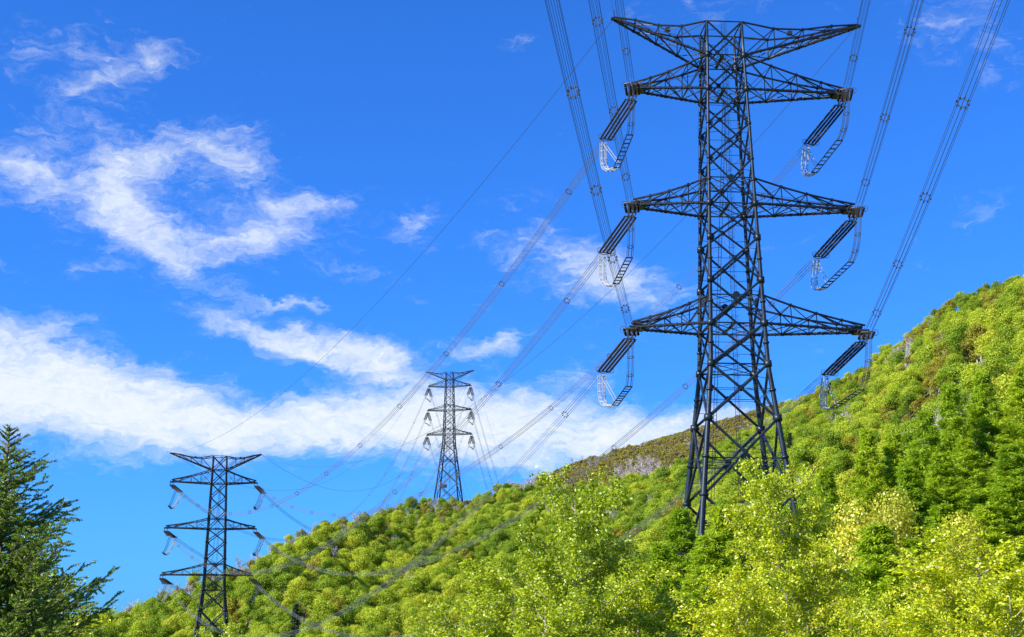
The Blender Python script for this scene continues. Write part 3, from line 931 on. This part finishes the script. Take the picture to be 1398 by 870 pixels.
def birch(seed, h=14, w=3.1, leaf=.085, nprim=46, dens=1.0):
    """loose airy crown of small leaves on fine ascending branches"""
    r = np.random.default_rng(seed)
    n = 14; tz = np.linspace(0, h, n)
    tr = np.stack([np.cumsum(r.normal(0, .07, n)), np.cumsum(r.normal(0, .07, n)), tz], 1)
    paths = [tr]; rad = [np.linspace(.13, .012, n)]
    tips = []; dirs = []
    tp = []; tr_ = []
    for k in range(nprim):
        f_ = .22 + .76 * (k + r.uniform(0, 1)) / nprim
        z0 = f_ * h
        b = np.array([np.interp(z0, tz, tr[:, 0]), np.interp(z0, tz, tr[:, 1]), z0])
        a = k * 2.4 + r.normal(0, .4)
        L = (w * (1.15 - f_) ** .72 * 1.25 + .35) * r.uniform(.7, 1.15)
        dr = np.array([math.cos(a), math.sin(a), r.uniform(.75, 1.15)]); dr = dr / np.linalg.norm(dr)
        m_ = 7; pts = [b]; d = dr.copy()
        for i in range(m_):
            d = unit(d + r.normal(0, .10, 3) + [0, 0, -.03]); pts.append(pts[-1] + d * L / m_)
        pts = np.array(pts); paths.append(pts); rad.append(np.linspace(.035 * (1.3 - f_) + .008, .005, m_ + 1))
        ns = int(4 + L * 5.0)
        for j in range(ns):
            u_ = r.uniform(.12, 1.0); i = min(int(u_ * m_), m_ - 1); q = pts[i] + (pts[i + 1] - pts[i]) * (u_ * m_ - i)
            d2 = unit(d + r.normal(0, .75, 3) + [0, 0, -.05]); l2 = r.uniform(.35, .95) * (1.15 - .5 * u_)
            sp = [q]; dd = d2
            for i2 in range(4):
                dd = unit(dd + r.normal(0, .12, 3) + [0, 0, -.10]); sp.append(sp[-1] + dd * l2 / 4)
            sp = np.array(sp); tp.append(sp); tr_.append(np.linspace(.007, .003, 5))
            nl = int(l2 * 46 * dens)
            uu_ = r.uniform(.05, 1.05, nl) * 4; ii_ = np.clip(uu_.astype(int), 0, 3)
            lp = sp[ii_] + (sp[ii_ + 1] - sp[ii_]) * (uu_ - ii_)[:, None] + r.normal(0, .085, (nl, 3))
            tips.append(lp); dirs.append(np.tile([0, 0, .6], (nl, 1)) + r.normal(0, .5, (nl, 3)))
    P = np.concatenate(tips); N = np.concatenate(dirs)
    L = leaf_quads(P, N, leaf, 1.35, .5, r, r.normal(0, 1, P.shape) + [0, 0, -.8])
    return L, strip_tubes(paths, rad, 6), strip_tubes(tp, tr_, 3)


# ------------------------------------------------------------------ forest on the hills
protos = {}


def proto(kind, crown_mat, trunk_mat, L, T):
    cm = quad_mesh(kind + '_crown', L, crown_mat) if L is not None else None
    tm_ = quad_mesh(kind + '_trunk', T, trunk_mat)
    if L is not None:
        V = np.concatenate([L, T]); jm = quad_mesh(kind + '_whole', V, [crown_mat, trunk_mat], [0] * (len(L) // 4) + [1] * (len(T) // 4))
    else:
        jm = tm_
    protos.setdefault(kind, []).append((cm, tm_, jm))


for q in range(4):
    L, T = broadleaf(100 + q, 11 + q % 3, 8.4 + .5 * (q % 2), 5600, .29, 13 + 2 * q)
    proto('lime', M['lime'], M['bark'], L, T)
for q in range(3):
    L, T = broadleaf(120 + q, 12, 8.8, 5600, .30, 12 + 3 * q)
    proto('green', M['green'], M['bark'], L, T)
for q in range(2):
    L, T = broadleaf(140 + q, 9.5, 7.0, 2300, .34, 9, .15)
    proto('olive', M['olive'], M['grey_bark'], L, T)
for q in range(2): proto('bare', None, M['grey_bark'], None, bare_tree(160 + q, 9.5))
L, T = conifer(170, 12, .22, .8, .55, 6, .05, -.12); proto('conifer', M['conifer'], M['bark'], L, T)
for q in range(2):
    L, T = broadleaf(180 + q, 2.6, 4.4, 420, .38, 6); proto('scrub', M['rust'] if q == 0 else M['olive'], M['grey_bark'], L, T)
L, T = broadleaf(190, 6, 5.5, 900, .42, 8); proto('rusty', M['rust'], M['grey_bark'], L, T)

# jittered scatter over the slopes
sp = 4.7
gxs, gys = np.meshgrid(np.arange(-340, 640, sp), np.arange(215, 1420, sp))
px = (gxs + rng.uniform(-.46, .46, gxs.shape) * sp).ravel(); py = (gys + rng.uniform(-.46, .46, gys.shape) * sp).ravel()
pz = ground(px, py); pr = np.hypot(px, py); pa = np.arctan2(px, py)
Rp = np.interp(pa, _az, _tab[:, 1]); r0p = np.interp(pa, _az, _tab[:, 3])
pu, pv = project(px, py, pz)
keep = (pu > -140) & (pu < 1530) & (pr > np.maximum(r0p - 60, 225)) & (pr < Rp + 25) & (pv < 960)
# stay clear of pylon feet and of the cut way below the wires
for (bx_, by_, rr_) in ((29.8, 188, 14), (-110.3, 535, 11), (-43.9, 985, 12)):
    keep &= np.hypot(px - bx_, py - by_) > rr_
keep &= ~((np.hypot(px + 43.9, py - 985) < 42) & (py < 990))
px, py, pz, pr, pu, pv, Rp = [a[keep] for a in (px, py, pz, pr, pu, pv, Rp)]
n = len(px)
rv = rng.random(n); clump = vnoise(px / 45, py / 45, 21); clump2 = vnoise(px / 22, py / 22, 31)
sky_row = np.interp(np.arctan2(px, py), _az, _tab[:, 2])
kind = np.where(clump + (rv - .5) * .7 > .58, 'green', 'lime').astype(object)
near_ridge = (pv - sky_row) < 26
kind[(near_ridge & (rv < .45)) & (pu < 760)] = 'olive'
kind[(near_ridge & (rv > .80)) & (pu < 760)] = 'bare'
kind[(clump2 > .76) & (rv < .5)] = 'bare'
kind[(clump2 < .24) & (rv < .6)] = 'olive'
kind[(rv > .93)] = 'olive'
kind[(pu > 1100) & (clump2 > .55) & (clump2 < .75) & (rv < .75)] = 'olive'
kind[(pu > 1080) & (pv < sky_row + 75) & (rv < .38)] = 'olive'
kind[(rv > .995)] = 'conifer'
kind[(pu < 420) & (pv - sky_row < 16) & (rv > .5)] = 'bare'
bmk = brown_mask(pu, pv)
kind[bmk] = 'scrub'
for (eu, ev, ru, rv_) in ((872, 652, 34, 18), (716, 668, 22, 20), (1240, 500, 60, 26), (1150, 590, 26, 16), (470, 770, 26, 16), (420, 730, 30, 14), (610, 700, 30, 8)):
    kind[(((pu - eu) / ru) ** 2 + ((pv - ev) / rv_) ** 2 < 1) & (rv < .62)] = 'bare'
edge = brown_mask(pu, pv - 9) & ~brown_mask(pu, pv + 5) & bmk
kind[edge & (rv < .55)] = 'bare'
kind[bmk & (rv > .988)] = 'bare'
# denser scrub: skip nothing; thin trees on the very crest
size = np.clip(rng.lognormal(-.16, .26, n), .42, 1.4)
size[near_ridge] *= .82
size[kind == 'scrub'] *= 1.25
rot = rng.uniform(0, 2 * math.pi, n)
drop = (rv > .90) & ~bmk & (clump2 < .4)
sel = ~drop
px, py, pz, pr, pu, pv, kind, size, rot, near_ridge = [a[sel] for a in (px, py, pz, pr, pu, pv, kind, size, rot, near_ridge)]
# low scrub on the open upper ridge grows closer together than the trees
gx2, gy2 = np.meshgrid(np.arange(0, 330, 2.7), np.arange(850, 1420, 2.7))
qx = (gx2 + rng.uniform(-.5, .5, gx2.shape) * 2.7).ravel(); qy = (gy2 + rng.uniform(-.5, .5, gy2.shape) * 2.7).ravel(); qz = ground(qx, qy)
qu, qv = project(qx, qy, qz); qR = np.interp(np.arctan2(qx, qy), _az, _tab[:, 1])
kq = brown_mask(qu, qv) & (np.hypot(qx, qy) < qR + 12)
qx, qy, qz, qu, qv = [a[kq] for a in (qx, qy, qz, qu, qv)]; m_q = len(qx)
px = np.concatenate([px, qx]); py = np.concatenate([py, qy]); pz = np.concatenate([pz, qz]); pr = np.hypot(px, py)
pu = np.concatenate([pu, qu]); pv = np.concatenate([pv, qv]); kind = np.concatenate([kind, np.array(['scrub'] * m_q, dtype=object)])
size = np.concatenate([size, rng.uniform(.5, 1.0, m_q)]); rot = np.concatenate([rot, rng.uniform(0, 6.28, m_q)])
n = len(px)
var = rng.integers(0, 12, n)

# which trees show largest: inside the frame, above the foreground canopy, nearest first
CAN = np.array([(-200, 900), (0, 570), (150, 800), (190, 870), (560, 870), (620, 830), (700, 760), (760, 680), (790, 640), (880, 720), (940, 730), (1000, 720), (1060, 640), (1140, 640), (1180, 600), (1290, 530), (1398, 520), (1600, 500)], float)
top_v = pv - 12 * size * FPX / pr
shown = (pu > 0) & (pu < 1398) & (top_v < np.interp(pu, CAN[:, 0], CAN[:, 1])) & (top_v < 868)
ind = np.zeros(n, bool)
cap = {('lime', 'green'): 225, ('olive',): 200, ('bare',): 150, ('conifer',): 40}
for k_, c_ in cap.items():
    idx = np.where(shown & np.isin(kind, k_))[0]
    idx = idx[np.argsort(pr[idx] / size[idx])][:c_]
    ind[idx] = True

DESC = {'lime': ('lime-green round-crowned broadleaf tree', 'broadleaf_tree', 'tree'), 'green': ('darker green round-crowned broadleaf tree', 'broadleaf_tree', 'tree'),
        'olive': ('olive-yellow budding broadleaf tree', 'budding_tree', 'tree'), 'bare': ('leafless grey-branched tree', 'bare_tree', 'bare tree'),
        'conifer': ('small dark conifer', 'conifer_tree', 'conifer')}


def region(u, v):
    if u < 330: return 'on the low slope beside and behind the lower left pylon'
    if u < 640: return 'on the ridge slope below the hilltop pylon'
    if u < 960: return 'on the middle slope between the hilltop pylon and nearest pylon'
    return 'on the mountainside right of the nearest pylon'


for i in np.where(ind)[0]:
    k_ = kind[i]; P_ = protos[k_]; cm, tm_, jm = P_[var[i] % len(P_)]
    what, nm, cat = DESC[k_]
    reg = region(pu[i], pv[i])
    root = bpy.data.objects.new(nm, None); C.objects.link(root)
    root.location = (px[i], py[i], pz[i] - .3); root.rotation_euler = (0, 0, rot[i])
    s_ = size[i]; root.scale = (s_, s_, s_ * (0.92 + .16 * ((i * 7) % 10) / 10))
    tag(root, what + ' ' + reg, cat, what + 's ' + reg)
    if cm: 
        o = bpy.data.objects.new('crown', cm); C.objects.link(o); o.parent = root
    o = bpy.data.objects.new('trunk', tm_); C.objects.link(o); o.parent = root


def stuff_forest(name, label, cat, idx, kinds):
    """one object: points with the tree shapes instanced on them"""
    pts = np.stack([px[idx], py[idx], pz[idx] - .3], -1).astype(np.float32)
    me_ = bpy.data.meshes.new(name)
    me_.vertices.add(len(pts)); me_.vertices.foreach_set('co', pts.ravel())
    flat_p = []; code = np.zeros(len(idx), dtype=np.int32)
    for k_ in kinds:
        for v_ in range(len(protos[k_])):
            selk = (kind[idx] == k_) & (var[idx] % len(protos[k_]) == v_)
            code[selk] = len(flat_p); flat_p.append(protos[k_][v_][2])
    a_ = me_.attributes.new('code', 'INT', 'POINT'); a_.data.foreach_set('value', code)
    a_ = me_.attributes.new('size', 'FLOAT', 'POINT'); a_.data.foreach_set('value', size[idx].astype(np.float32))
    a_ = me_.attributes.new('turn', 'FLOAT', 'POINT'); a_.data.foreach_set('value', rot[idx].astype(np.float32))
    me_.update()
    o = link(name, me_)
    ng = bpy.data.node_groups.new(name + '_nodes', 'GeometryNodeTree')
    ng.interface.new_socket('Geometry', in_out='INPUT', socket_type='NodeSocketGeometry')
    ng.interface.new_socket('Geometry', in_out='OUTPUT', socket_type='NodeSocketGeometry')
    N_ = ng.nodes; Lk = ng.links
    gi = N_.new('NodeGroupInput'); go_ = N_.new('NodeGroupOutput'); jn = N_.new('GeometryNodeJoinGeometry')

    def attr(nm_, dt):
        q = N_.new('GeometryNodeInputNamedAttribute'); q.data_type = dt; q.inputs[0].default_value = nm_
        return q.outputs[0]
    code_s = attr('code', 'INT'); size_s = attr('size', 'FLOAT'); turn_s = attr('turn', 'FLOAT')
    cr = N_.new('ShaderNodeCombineXYZ'); Lk.new(turn_s, cr.inputs[2])
    for k_, m_ in enumerate(flat_p):
        po = bpy.data.objects.new('tree_shape', m_)      # never linked to the scene
        oi_ = N_.new('GeometryNodeObjectInfo'); oi_.inputs[0].default_value = po
        oi_.transform_space = 'ORIGINAL'; oi_.inputs[1].default_value = True
        cmp = N_.new('FunctionNodeCompare'); cmp.data_type = 'INT'; cmp.operation = 'EQUAL'
        Lk.new(code_s, cmp.inputs[2]); cmp.inputs[3].default_value = k_
        ip = N_.new('GeometryNodeInstanceOnPoints')
        Lk.new(gi.outputs[0], ip.inputs['Points']); Lk.new(cmp.outputs[0], ip.inputs['Selection'])
        Lk.new(oi_.outputs['Geometry'], ip.inputs['Instance']); Lk.new(cr.outputs[0], ip.inputs['Rotation']); Lk.new(size_s, ip.inputs['Scale'])
        Lk.new(ip.outputs[0], jn.inputs[0])
    Lk.new(jn.outputs[0], go_.inputs[0])
    md = o.modifiers.new('trees', 'NODES'); md.node_group = ng
    tag(o, label, cat, None, 'stuff')
    return o


rest = np.where(~ind & (kind != 'scrub'))[0]
stuff_forest('distant_forest', 'dense spring forest covering the far hillsides below the ridge line', 'forest', rest, ['lime', 'green', 'olive', 'bare', 'conifer'])
sc = np.where(kind == 'scrub')[0]
stuff_forest('hilltop_scrub', 'low brown and olive scrub covering the bare upper ridge behind the nearest pylon', 'scrub', sc, ['scrub'])

# ------------------------------------------------------------------ foreground and middle trees
NB = [birch(300 + q, 14, 3.3, .075, 60, 2.2) for q in range(3)]
birch_m = [(quad_mesh('birch_crown', a, M['birch_leaf']), quad_mesh('birch_trunk', b_, M['birch_bark']), quad_mesh('birch_twigs', c_, M['twig'])) for a, b_, c_ in NB]
NL = [conifer(320 + q, 20, .30 + .03 * q, .60, .40, 6, .08, .16) for q in range(3)]
larch_m = [(quad_mesh('larch_crown', a, M['larch']), quad_mesh('larch_trunk', b_, M['bark'])) for a, b_ in NL]
ML = [broadleaf(340 + q, 13, 9, 15000, .24, 18) for q in range(3)]
mid_m = [(quad_mesh('mid_crown', a, M['green']), quad_mesh('mid_trunk', b_, M['bark'])) for a, b_ in ML]
midl_m = []
for a, b_ in ML:
    midl_m.append((quad_mesh('mid_lime_crown', a, M['lime']), quad_mesh('mid_trunk', b_, M['bark'])))
GL = broadleaf(350, 12, 7.5, 30000, .125, 18, .25)
gold_m = [(quad_mesh('gold_crown', GL[0], M['gold']), quad_mesh('gold_trunk', GL[1], M['birch_bark']))]


def plant(nm, meshes, names, x, y, z, s_, sxy, rz, label, cat, group):
    root = bpy.data.objects.new(nm, None); C.objects.link(root)
    root.location = (x, y, z); root.rotation_euler = (0, 0, rz); root.scale = (s_ * sxy, s_ * sxy, s_)
    tag(root, label, cat, group)
    for m_, n_ in zip(meshes, names):
        o = bpy.data.objects.new(n_, m_); C.objects.link(o); o.parent = root
    return root


def top_spot(u, v, D):
    """real position whose top shows at picture point (u, v) at distance D"""
    k = (435 - v) / FPX
    Zt = D * (sP + k * cP) / (cP - k * sP)
    Xt = (u - 699) * (D * cP + Zt * sP) / FPX
    return Xt, D, Zt


# birches: column, row of top, distance, width factor, shape, label
BIR = [
    (800, 641, 40, 1.45, 0, 'airy yellow-green birch with pale trunk, left of the nearest pylon\'s legs'),
    (1066, 630, 44, 1.4, 1, 'yellow-green birch covering the right legs of the nearest pylon'),
    (1322, 722, 36, 1.3, 2, 'loose thin-leaved birch at the lower right with many pale stems showing'),
    (700, 765, 43, 1.25, 1, 'yellow-green birch on the left slope of the foreground birch clump'),
    (640, 812, 38, .9, 2, 'lowest leftmost birch of the foreground clump, rising from the bottom edge'),
    (872, 775, 46, 1.2, 2, 'birch between the tall centre birch and the nearest pylon\'s left legs'),
    (935, 800, 42, 1.0, 0, 'low birch directly in front of the nearest pylon\'s left legs'),
    (1108, 735, 50, .8, 0, 'shaded birch just right of the nearest pylon\'s legs'),
    (1178, 815, 40, .8, 1, 'low birch at the bottom between the pylon birch and lower right birch'),
    (1390, 790, 34, .9, 1, 'birch cut by the bottom right corner'),
    (1010, 770, 38, .9, 2, 'low birch in front of the birch that covers the pylon\'s right legs'),
    (760, 800, 36, .95, 0, 'nearest birch below the tall centre birch, cut by the bottom edge'),
    (322, 852, 34, .42, 1, 'lone birch tip poking up at the bottom below the lower left pylon'),
    (38, 752, 36, 1.0, 0, 'bright green birch behind the lower branches of the dark corner larch'),
    (1255, 800, 38, .85, 2, 'small birch left of the lower right birch with pale stems'),
]
for (u, v, D, wf, sh, lab) in BIR:
    x, y, zt = top_spot(u, v, D)
    gz_ = float(ground(x, y)); s_ = (zt - gz_) / (float(np.percentile(NB[sh][0][:, 2], 99.93)))
    plant('birch_tree', birch_m[sh], ('crown', 'trunk', 'twigs'), x, y, gz_, s_, wf / s_ if s_ > 1.2 or s_ < .85 else 1.0, rng.uniform(0, 6.28), lab, 'birch', 'birches in the foreground')

LAR = [
    (1183, 586, 150, 0, 'dark-green larch, left one of the pair standing above the golden trees'), (1218, 592, 152, 1, 'dark-green larch, right one of the pair standing above the golden trees'),
    (1262, 562, 140, 2, 'tall larch between the dark pair and the tallest larches'), (1296, 524, 146, 0, 'tall feathery larch, left of the two tallest on the right slope'),
    (1340, 508, 150, 1, 'tallest feathery larch on the right slope'), (1396, 498, 140, 2, 'tall larch cut by the right edge above the others'),
    (1240, 640, 118, 0, 'bright larch just right of the golden trees'), (1284, 618, 120, 1, 'bright larch in the middle of the right-hand larch stand'),
    (1378, 608, 105, 2, 'bright larch near the right edge in front of the tallest larches'), (1196, 716, 72, 1, 'slender pale larch with a dark stem in front of the golden trees'),
    (1245, 735, 84, 2, 'pale larch below the golden trees, left of the lower right birch'), (1285, 690, 96, 0, 'larch beside the small golden bush'),
    (1345, 690, 92, 1, 'low bright larch behind the lower right birch'), (1140, 690, 110, 0, 'larch left of the golden trees'),
    (930, 694, 120, 2, 'soft green larch whose tip hides the foot of the pylon\'s left legs'), (985, 690, 110, 0, 'soft green larch between the nearest pylon\'s legs'),
    (968, 730, 96, 1, 'lower soft green larch in front of the pylon\'s left legs'), (1128, 640, 165, 0, 'larch at the edge of the hillside woods right of the nearest pylon'),
    (900, 742, 115, 0, 'soft green larch left of the nearest pylon\'s left legs'), (1318, 600, 135, 2, 'larch in shade between the tallest larches'),
    (1365, 560, 150, 0, 'larch standing right behind the tallest larch'), (1240, 590, 160, 2, 'larch right behind the dark pair'),
]
for (u, v, D, sh, lab) in LAR:
    x, y, zt = top_spot(u, v, D)
    gz_ = float(ground(x, y)); s_ = (zt - gz_) / 20.0
    plant('larch_tree', larch_m[sh], ('crown', 'trunk'), x, y, gz_, s_, max(.85, min(1.35, 1.1 / s_)), rng.uniform(0, 6.28), lab, 'larch', 'larches on the right slope and by the pylon')

GOL = [(1168, 662, 84, 1.35, 'golden-yellow tree, the larger one left of the larch stand'), (1216, 648, 92, 1.1, 'golden-yellow tree right behind the larger golden tree'),
       (1308, 680, 80, .95, 'small golden bushy tree in the middle of the larches')]
for (u, v, D, wf, lab) in GOL:
    x, y, zt = top_spot(u, v, D); gz_ = float(ground(x, y)); s_ = (zt - gz_) / 12.0
    plant('golden_tree', gold_m[0], ('crown', 'trunk'), x, y, gz_, s_, wf / max(s_, .8), rng.uniform(0, 6.28), lab, 'tree', 'golden trees by the larches')

# middle-distance broadleaf trees: (column, row of top, distance, shape, lime?, label)
MID = []
rm = np.random.default_rng(55)
for _ in range(140):
    D = rm.uniform(62, 215); u = rm.uniform(560, 1450)
    MID.append((u, D))
cnt = 0
placed = []
for (u, D) in MID:
    x = (u - 699) * D / FPX * 1.03; y = D
    if math.hypot(x - 29.8, y - 188) < 16: continue
    if any(math.hypot(x - a, y - b_) < 6.5 for a, b_ in placed): continue
    gz_ = float(ground(x, y))
    s_ = rm.uniform(.65, .95)
    uu_, vv_ = project(x, y, gz_ + 13 * s_)
    # do not let a crown hide the pylon or the hill above the photo's canopy line
    lim = np.interp(uu_, [560, 640, 700, 760, 830, 900, 1000, 1080, 1180, 1398], [872, 850, 800, 760, 735, 735, 725, 690, 640, 590])
    if vv_ < lim: 
        s_ = s_ * .6; uu_, vv_ = project(x, y, gz_ + 13 * s_)
        if vv_ < lim: continue
    placed.append((x, y)); lime = rm.random() < .5
    ms = (midl_m if lime else mid_m)[cnt % 3]; cnt += 1
    plant('broadleaf_tree', ms, ('crown', 'trunk'), x, y, gz_, s_, 1.0, rm.uniform(0, 6.28),
          ('lime-green' if lime else 'mid-green') + ' bushy tree in the valley wood below the nearest pylon', 'tree',
          ('lime-green' if lime else 'mid-green') + ' bushy trees in the valley wood')

# ------------------------------------------------------------------ dark larch at the left edge
r = np.random.default_rng(404)
Htot = 14.0
xl, yl, ztop = top_spot(12, 580, 27)
xl += .02
zg = float(ground(xl, yl))
Htot = ztop - zg
paths = []; rad = []; NP = []; NA = []; ND = []
z = Htot * .25
wood_p = [np.array([(0, 0, 0), (.04, 0, Htot * .5), (0, 0, Htot)])]; wood_r = [np.array([.2, .11, .01])]
while z < Htot - .05:
    below = Htot - z
    for k in range(4):
        a = r.uniform(0, 2 * math.pi)
        L = (below * .50 + .10) * r.uniform(.7, 1.12)
        L = min(L, 2.5) * r.uniform(.9, 1.0)
        dr = np.array([math.cos(a), math.sin(a), 0.])
        n_ = 9; t_ = np.linspace(0, 1, n_)[:, None]
        upk = r.uniform(.42, .80)
        p = np.array([0, 0, z]) + dr * L * t_ + np.array([0, 0, 1.]) * L * (upk * t_ - .12 * t_ * (1 - t_) + .02)
        wood_p.append(p); wood_r.append(np.linspace(.022, .005, n_))
        fine = z > Htot - 7.5
        step = .062 if fine else .16
        m_ = int(L / step)
        bd = unit(p[-1] - p[0]); sdv = unit(np.cross(bd, [0, 0, 1.]))
        for j in range(m_):
            tt = .06 + .94 * (j + r.uniform(0, 1)) / m_
            q = np.array([np.interp(tt, t_[:, 0], p[:, c_]) for c_ in range(3)])
            tl = r.uniform(.25, .60) * (1.1 - .65 * tt) * min(1, L)
            dd = unit(bd * .75 + sdv * r.choice([-1, 1]) * r.uniform(.4, 1.0) + np.array([0, 0, r.uniform(-.5, .45)]))
            e = q + dd * tl + [0, 0, -.10 * tl]
            paths.append(np.stack([q, (q + e) / 2 + [0, 0, .02], e])); rad.append(np.array([.006, .004, .002]))
            nn = max(3, int(tl / (.020 if fine else .05)))
            s2 = r.uniform(0, 1, nn * 5)[:, None]
            NP.append(q + (e - q) * s2); NA.append(unit(dd * .8 + r.normal(0, .55, (len(s2), 3))))
    z += (.115 if z > Htot - 7.5 else .3) * r.uniform(.8, 1.2)
NP = np.concatenate(NP); NA = np.concatenate(NA)
NP = NP + NA * .018
needles = leaf_quads(NP, r.normal(0, 1, NP.shape), .018, 2.9, .2, r, NA)
root = empty('larch_tree', (xl, yl, zg))
tag(root, 'dark feathery larch filling the lower left corner, branches sweeping up to the right', 'larch')
link('crown', quad_mesh('dark_crown', needles, M['larch_dark']), root)
link('branches', quad_mesh('dark_twigs', strip_tubes(paths, rad, 3), M['twig']), root)
link('trunk', quad_mesh('dark_trunk', strip_tubes(wood_p, wood_r, 5), M['bark']), root)
print('needles', len(needles) // 4, 'hill trees', n, 'individual', int(ind.sum()), 'shown', int(shown.sum()), 'mid', cnt)
